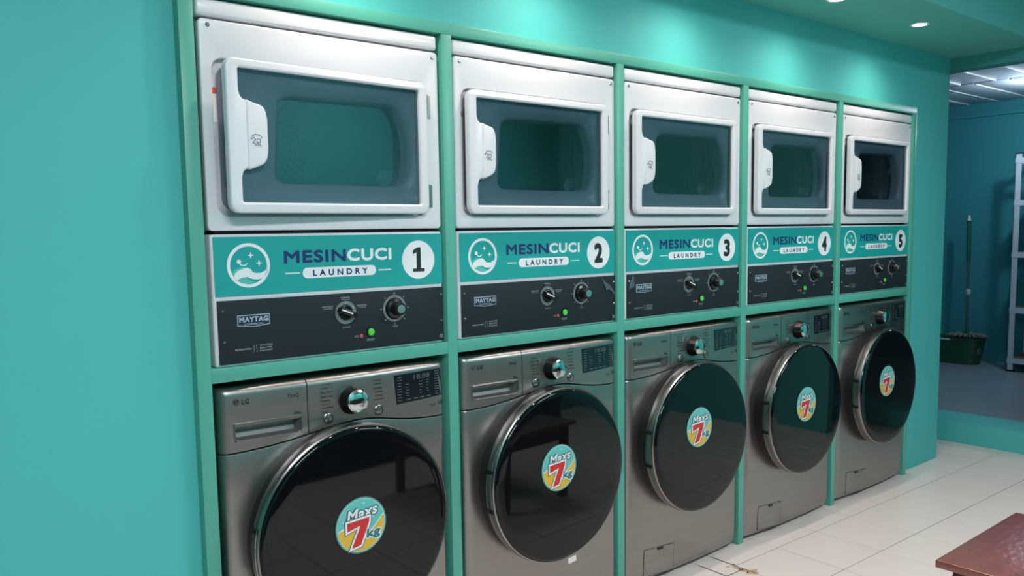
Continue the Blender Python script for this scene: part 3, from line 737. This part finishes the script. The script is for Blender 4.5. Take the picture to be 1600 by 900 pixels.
    arc_block('handle_end', 191, 193.5, .292, .3020, -.0745, -.045, M['black'])
    # drain filter cover
    fz = [(.143, .128), (.138, .030), (.308, .026), (.316, .134)]
    me = plate_mesh('filter_cover', [round_poly([(.142, .140), (.138, .034), (.303, .024), (.311, .130)][::1], .006)], -.0016, .002, .0005)
    for v in me.vertices: v.co.y += bow(v.co.x)
    fc = finish('filter_cover', shift(me, o), M['steel'], t)
    lathe_ = plate('filter_latch', [round_poly([(.215, .1345), (.215, .125), (.245, .1235), (.245, .1335)], .002)], bow(.23) - .004, bow(.23) - .001, M['black'], fc, off=o)
    me = plate_mesh('filter_gap', [round_poly([(.140, .142), (.136, .032), (.305, .022), (.313, .132)], .007)], -.0008, .001)
    for v in me.vertices: v.co.y += bow(v.co.x)
    finish('filter_gap', shift(me, o), M['rubber'], fc, smooth=0)
    return t

def make_sticker(t, sx, sz):
    """round capacity sticker centred at local sx, sz on the domed glass"""
    R = .0785; r = math.hypot(sx - .3965, sz - .558)
    y0 = -.0940
    st = lathe('capacity_sticker', [(0, -.0006), (R, -.0006), (R, .0)], (sx, y0, sz), M['st_edge'], t, n=72, off=WO)
    k = R / 1.0
    # local drawing units: -1..1 over the sticker
    def Q(a, b): return (sx + a * k, sz + b * k)
    lathe('sticker_ring', [(.93 * R, -.0009), (.945 * R, -.0009)], (sx, y0, sz), M['st_white'], st, n=72, off=WO, smooth=0)
    bm = bmesh.new(); bm.faces.new([bm.verts.new((sx + .93 * R * math.cos(a), y0 - .0008, sz + .93 * R * math.sin(a))) for a in [2 * PI * i / 64 for i in range(64)]])
    bm_obj('sticker_ground', bm, M['st_teal'], st, off=WO, smooth=0)
    wv = lambda x: -.26 + .20 * math.sin(x * 3.0 - 1.9) * (1 if x > -.4 else .9) + .13 * x + (.10 if x < -.3 else 0) * 0
    def swoosh(up, m, yy, name):
        pts = []
        n = 26; rr = .92
        xs = [-.90 + 1.80 * i / n for i in range(n + 1)]
        top = []
        for x in xs:
            z = -.02 - .13 * math.cos((x + .35) * PI * 1.15) + .34 * max(x, 0) ** 1.5 - .02
            z = -.20 + .17 * math.cos((x + .62) * PI * 1.1) + .42 * max(x, 0) ** 1.6
            top.append((x, min(z + up, math.sqrt(max(rr * rr - x * x, 0)))))
        bm = bmesh.new()
        for (a, b), (c_, d) in zip(top, top[1:]):
            lo = lambda x: -math.sqrt(max(rr * rr - x * x, 0)); hi = lambda x, z: max(z, lo(x) + 1e-4)
            q = [Q(a, lo(a)), Q(c_, lo(c_)), Q(c_, hi(c_, d)), Q(a, hi(a, b))]
            bm.faces.new([bm.verts.new((p[0], yy, p[1])) for p in q])
        bm_obj(name, bm, m, st, off=WO, smooth=0)
    swoosh(.05, M['st_white'], y0 - .0011, 'wave_edge'); swoosh(0, M['st_yellow'], y0 - .0014, 'yellow_wave')
    # Maxs
    def tt(name, body, a0, a1, b, cap, m, yy, bold, shear=.25, rot=.10):
        x0, z = Q(a0, b); x1, _ = Q(a1, b)
        return finish(name, shift(text_mesh(name, body, x0, x1, z, cap * k, y0 - yy, bold=bold, shear=shear, rot=rot), WO), m, st, smooth=0)
    tt('word_shadow', 'Maxs', -.62, .70, .455, .50, M['st_grey'], .0017, .115)
    tt('word_edge', 'Maxs', -.575, .655, .46, .42, M['st_white'], .0020, .036)
    # big 7 as a polygon
    def seven(e):
        p = [(-.56, .17), (.31, .235), (.30, .06), (-.05, -.70), (-.41, -.76), (-.04, .0), (-.56, -.13)]; N = len(p); out = []
        for i in range(N):
            p0, p1, p2 = Vector(p[i - 1]), Vector(p[i]), Vector(p[(i + 1) % N])
            n0 = Vector((-(p1 - p0).y, (p1 - p0).x)).normalized(); n1 = Vector((-(p2 - p1).y, (p2 - p1).x)).normalized()
            nb = (n0 + n1).normalized(); out.append(Q(*(p1 + nb * e / max(nb.dot(n0), .5))))
        return out
    for nm, e, m, yy in (('numeral_shadow', .105, 'st_grey', .0022), ('numeral_edge', .075, 'st_white', .0025), ('numeral', .0, 'st_red', .0028)):
        plate(nm, [seven(e)], y0 - yy, y0 - yy + .0002, M[m], st, off=WO, smooth=0)
    tt('unit_edge', 'kg', .12, .80, -.33, .42, M['st_white'], .0026, .14, .1, .05)
    tt('unit', 'kg', .17, .75, -.33, .34, M['st_green'], .0029, .06, .1, .05)
    bm = bmesh.new()
    for a, b, q in ((-.70, .25, .025), (.12, .78, .03), (.55, .40, .02), (.45, .24, .022), (-.74, -.02, .045), (-.66, .05, .02), (-.30, .80, .015), (.62, .52, .012), (-.62, .02, .02)):
        x_, z_ = Q(a, b); add_lathe(bm, [(0, 0), (q * k, 0)], (x_, y0 - .0012, z_), n=12)
    bm_obj('bubbles', bm, M['st_white'], st, off=WO, smooth=0)['kind'] = 'stuff'

wa0 = make_washer(); washers = [wa0]
for k in range(1, 5):
    c_ = copy_tree(wa0); c_.location.x = X[k] + WO[0]; washers.append(c_)
lab = ['silver front-load washing machine nearest the camera, under dryer 1',
       'silver front-load washing machine with a small white tag under its door, below dryer 2',
       'silver front-load washing machine in the middle bay, below dryer 3',
       'silver front-load washing machine below dryer 4, second from the far end',
       'silver front-load washing machine at the far end beside the teal wall, below dryer 5']
spos = [(.392, .5765), (.372, .5915), (.3605, .606), (.367, .585), (.354, .594)]
for k, t in enumerate(washers):
    tag(t, lab[k], 'washing machine', 'front-load washing machines')
    make_sticker(t, *spos[k])
bm = bmesh.new(); add_box(bm, .432, .470, -.070, -.068, .236, .256)
bmesh.ops.rotate(bm, cent=(.45, -.065, .25), matrix=Matrix.Rotation(math.radians(-6), 3, 'Y'), verts=bm.verts)
bm_obj('door_tag', bm, M['tag'], washers[1], off=WO)

# ------------------------------------------------------------------ wooden bench in the foreground
TX0, TX1, TY0, TY1, TH = 1.622, 2.205, -1.95, -1.100, .45
to = ((TX0 + TX1) / 2, (TY0 + TY1) / 2, 0)
tb = empty('wooden_table', to, 'low reddish-brown varnished wooden table in the right foreground with a bright glare', 'table')
box('tabletop', TX0, TX1, TY0, TY1, TH - .022, TH, M['wood'], tb, bev=.003, off=to, seg=3)
bm = bmesh.new()
a, b, c_, d = TX0 + .035, TX1 - .035, TY0 + .04, TY1 - .035
for r in ((a, b, c_, c_ + .02), (a, b, d - .02, d), (a, a + .02, c_ + .02, d - .02), (b - .02, b, c_ + .02, d - .02)): add_box(bm, r[0], r[1], r[2], r[3], TH - .10, TH - .022)
bm_obj('apron', bm, M['wood_dark'], tb, off=to)
for lx in (a - .002, b - .048):
    for ly in (c_ - .002, d - .048): box('leg', lx, lx + .05, ly, ly + .05, 0, TH - .022, M['wood_dark'], tb, bev=.004, off=to)

# ------------------------------------------------------------------ storage rack in the back room
ro = (7.17, .15, .13)
rk = empty('storage_rack', ro, 'pale grey metal storage rack standing in the back room at the right edge', 'rack')
RY0, RY1, RX0, RX1 = -.30, .605, 6.955, 7.35
for x_, y_ in ((RX0, RY1), (RX0, RY0), (RX1, RY1), (RX1, RY0)):
    sy = -1 if y_ == RY1 else 1; sx = 1 if x_ == RX0 else -1
    bm = bmesh.new()
    add_box(bm, min(x_, x_ + sx * .003), max(x_, x_ + sx * .003), min(y_, y_ + sy * .045), max(y_, y_ + sy * .045), .145, 1.95)
    add_box(bm, min(x_, x_ + sx * .04), max(x_, x_ + sx * .04), min(y_, y_ + sy * .003), max(y_, y_ + sy * .003), .145, 1.95)
    u = bm_obj('upright', bm, M['rack'], rk, off=ro)
    box('end_cap', min(x_, x_ + sx * .042) - .001, max(x_, x_ + sx * .042) + .001, min(y_, y_ + sy * .047) - .001, max(y_, y_ + sy * .047) + .001, 1.945, 1.957, M['rackcap'], u, off=ro)
    box('foot', min(x_, x_ + sx * .042) - .001, max(x_, x_ + sx * .042) + .001, min(y_, y_ + sy * .047) - .001, max(y_, y_ + sy * .047) + .001, .13, .146, M['rackcap'], u, off=ro)
for z in (.225, .650, 1.115, 1.545, 1.895):
    bm = bmesh.new()
    for r in ((RX0 - .003, RX0, RY0, RY1), (RX1, RX1 + .003, RY0, RY1), (RX0, RX1, RY1, RY1 + .003), (RX0, RX1, RY0 - .003, RY0)): add_box(bm, r[0], r[1], r[2], r[3], z - .022, z + .022)
    bmr = bm_obj('shelf_rail', bm, M['rack'], rk, off=ro)
    if z < 1.8: box('shelf_board', RX0 + .004, RX1 - .004, RY0 + .004, RY1 - .004, z + .008, z + .020, M['board'], rk, off=ro)

# ------------------------------------------------------------------ mop and bucket
bo = (7.16, 1.12, .13)
bk = empty('mop_bucket', bo, 'dark green oval mop bucket with wringer on the back room floor', 'bucket')
def oval(cx, cy, rx, ry, z, n=40, pw=.6):
    out = []
    for i in range(n):
        a = 2 * PI * i / n; ca, sa = math.cos(a), math.sin(a)
        out.append((cx + rx * math.copysign(abs(ca) ** pw, ca), cy + ry * math.copysign(abs(sa) ** pw, sa), z))
    return out
def loft(bm, rings, cap0=True, cap1=False):
    R_ = [[bm.verts.new(p) for p in r] for r in rings]
    for A_, B_ in zip(R_, R_[1:]):
        for i in range(len(A_)): bm.faces.new((A_[i], A_[(i + 1) % len(A_)], B_[(i + 1) % len(A_)], B_[i]))
    if cap0: bm.faces.new(R_[0][::-1])
    if cap1: bm.faces.new(R_[-1])
    bmesh.ops.recalc_face_normals(bm, faces=bm.faces)
bm = bmesh.new(); loft(bm, [oval(7.16, 1.12, .10, .215, .13), oval(7.16, 1.12, .118, .235, .24), oval(7.16, 1.12, .13, .25, .345), oval(7.16, 1.12, .136, .258, .352), oval(7.16, 1.12, .136, .258, .362), oval(7.16, 1.12, .125, .246, .362), oval(7.16, 1.12, .11, .22, .20)], True, True)
bm_obj('tub', bm, M['bucket'], bk, off=bo)
bm = bmesh.new(); add_tube(bm, (7.02, 1.34, .352), (7.02, 1.10, .352), .007); add_tube(bm, (7.02, 1.34, .352), (7.12, 1.38, .352), .007)
bm_obj('carry_handle', bm, M['rack'], bk, off=bo)
lathe('side_ring', [(.022, 0), (.030, 0), (.030, -.004), (.022, -.004)], (7.07, .872, .255), M['mopfringe'], bk, n=20, off=bo)
lathe('wringer_basket', [(.09, .3625), (.10, .363), (.10, .370), (.085, .370), (.08, .364), (0, .364)], (7.15, .985, 0), M['bucket'], bk, axis='z', n=28, off=bo)
mo = (7.14, 1.03, .36)
mp = empty('spin_mop', mo, 'spin mop with green grip and steel pole standing upright in the bucket', 'mop')
tip = (7.17, 1.035, 1.455); base = (7.14, 1.005, .40)
lerp = lambda t: tuple(base[i] + (tip[i] - base[i]) * t for i in range(3))
bm = bmesh.new(); add_tube(bm, base, lerp(.62), .0095); bm_obj('pole', bm, M['chrome2'], mp, off=mo)
bm = bmesh.new(); add_tube(bm, lerp(.60), lerp(.955), .018, 14); bm_obj('grip', bm, M['mopgreen'], mp, off=mo)
bm = bmesh.new(); add_tube(bm, lerp(.955), lerp(1.0), .017, 14, .009); bm_obj('grip_tip', bm, M['rack'], mp, off=mo)
bm = bmesh.new(); p = lerp(.355); add_tube(bm, lerp(.33), lerp(.38), .0165, 14); add_box(bm, p[0] - .028, p[0] - .004, p[1] - .028, p[1] - .006, p[2] - .024, p[2] + .020, .004)
bm_obj('clamp', bm, M['rack'], mp, off=mo)
bm = bmesh.new(); add_tube(bm, (7.14, 1.005, .385), lerp(.06), .022, 14, .012); bm_obj('socket', bm, M['mopgreen'], mp, off=mo)
rnd = random.Random(5); bm = bmesh.new()
for i in range(60):
    a = 2 * PI * i / 60 + rnd.uniform(-.05, .05); L = rnd.uniform(.10, .17)
    p0 = Vector((7.14, 1.005, .392)); p1 = p0 + Vector((math.cos(a) * L * .55, math.sin(a) * L * .75, .005 + rnd.uniform(0, .012))); p2 = p0 + Vector((math.cos(a) * L * .8, math.sin(a) * L * 1.1, -.004 - rnd.uniform(0, .008)))
    add_tube(bm, p0, p1, .006, 6); add_tube(bm, p1, p2, .006, 6, .004)
tag(bm_obj('mop_fringe', bm, M['mopfringe'], mp, off=mo), kind='stuff')
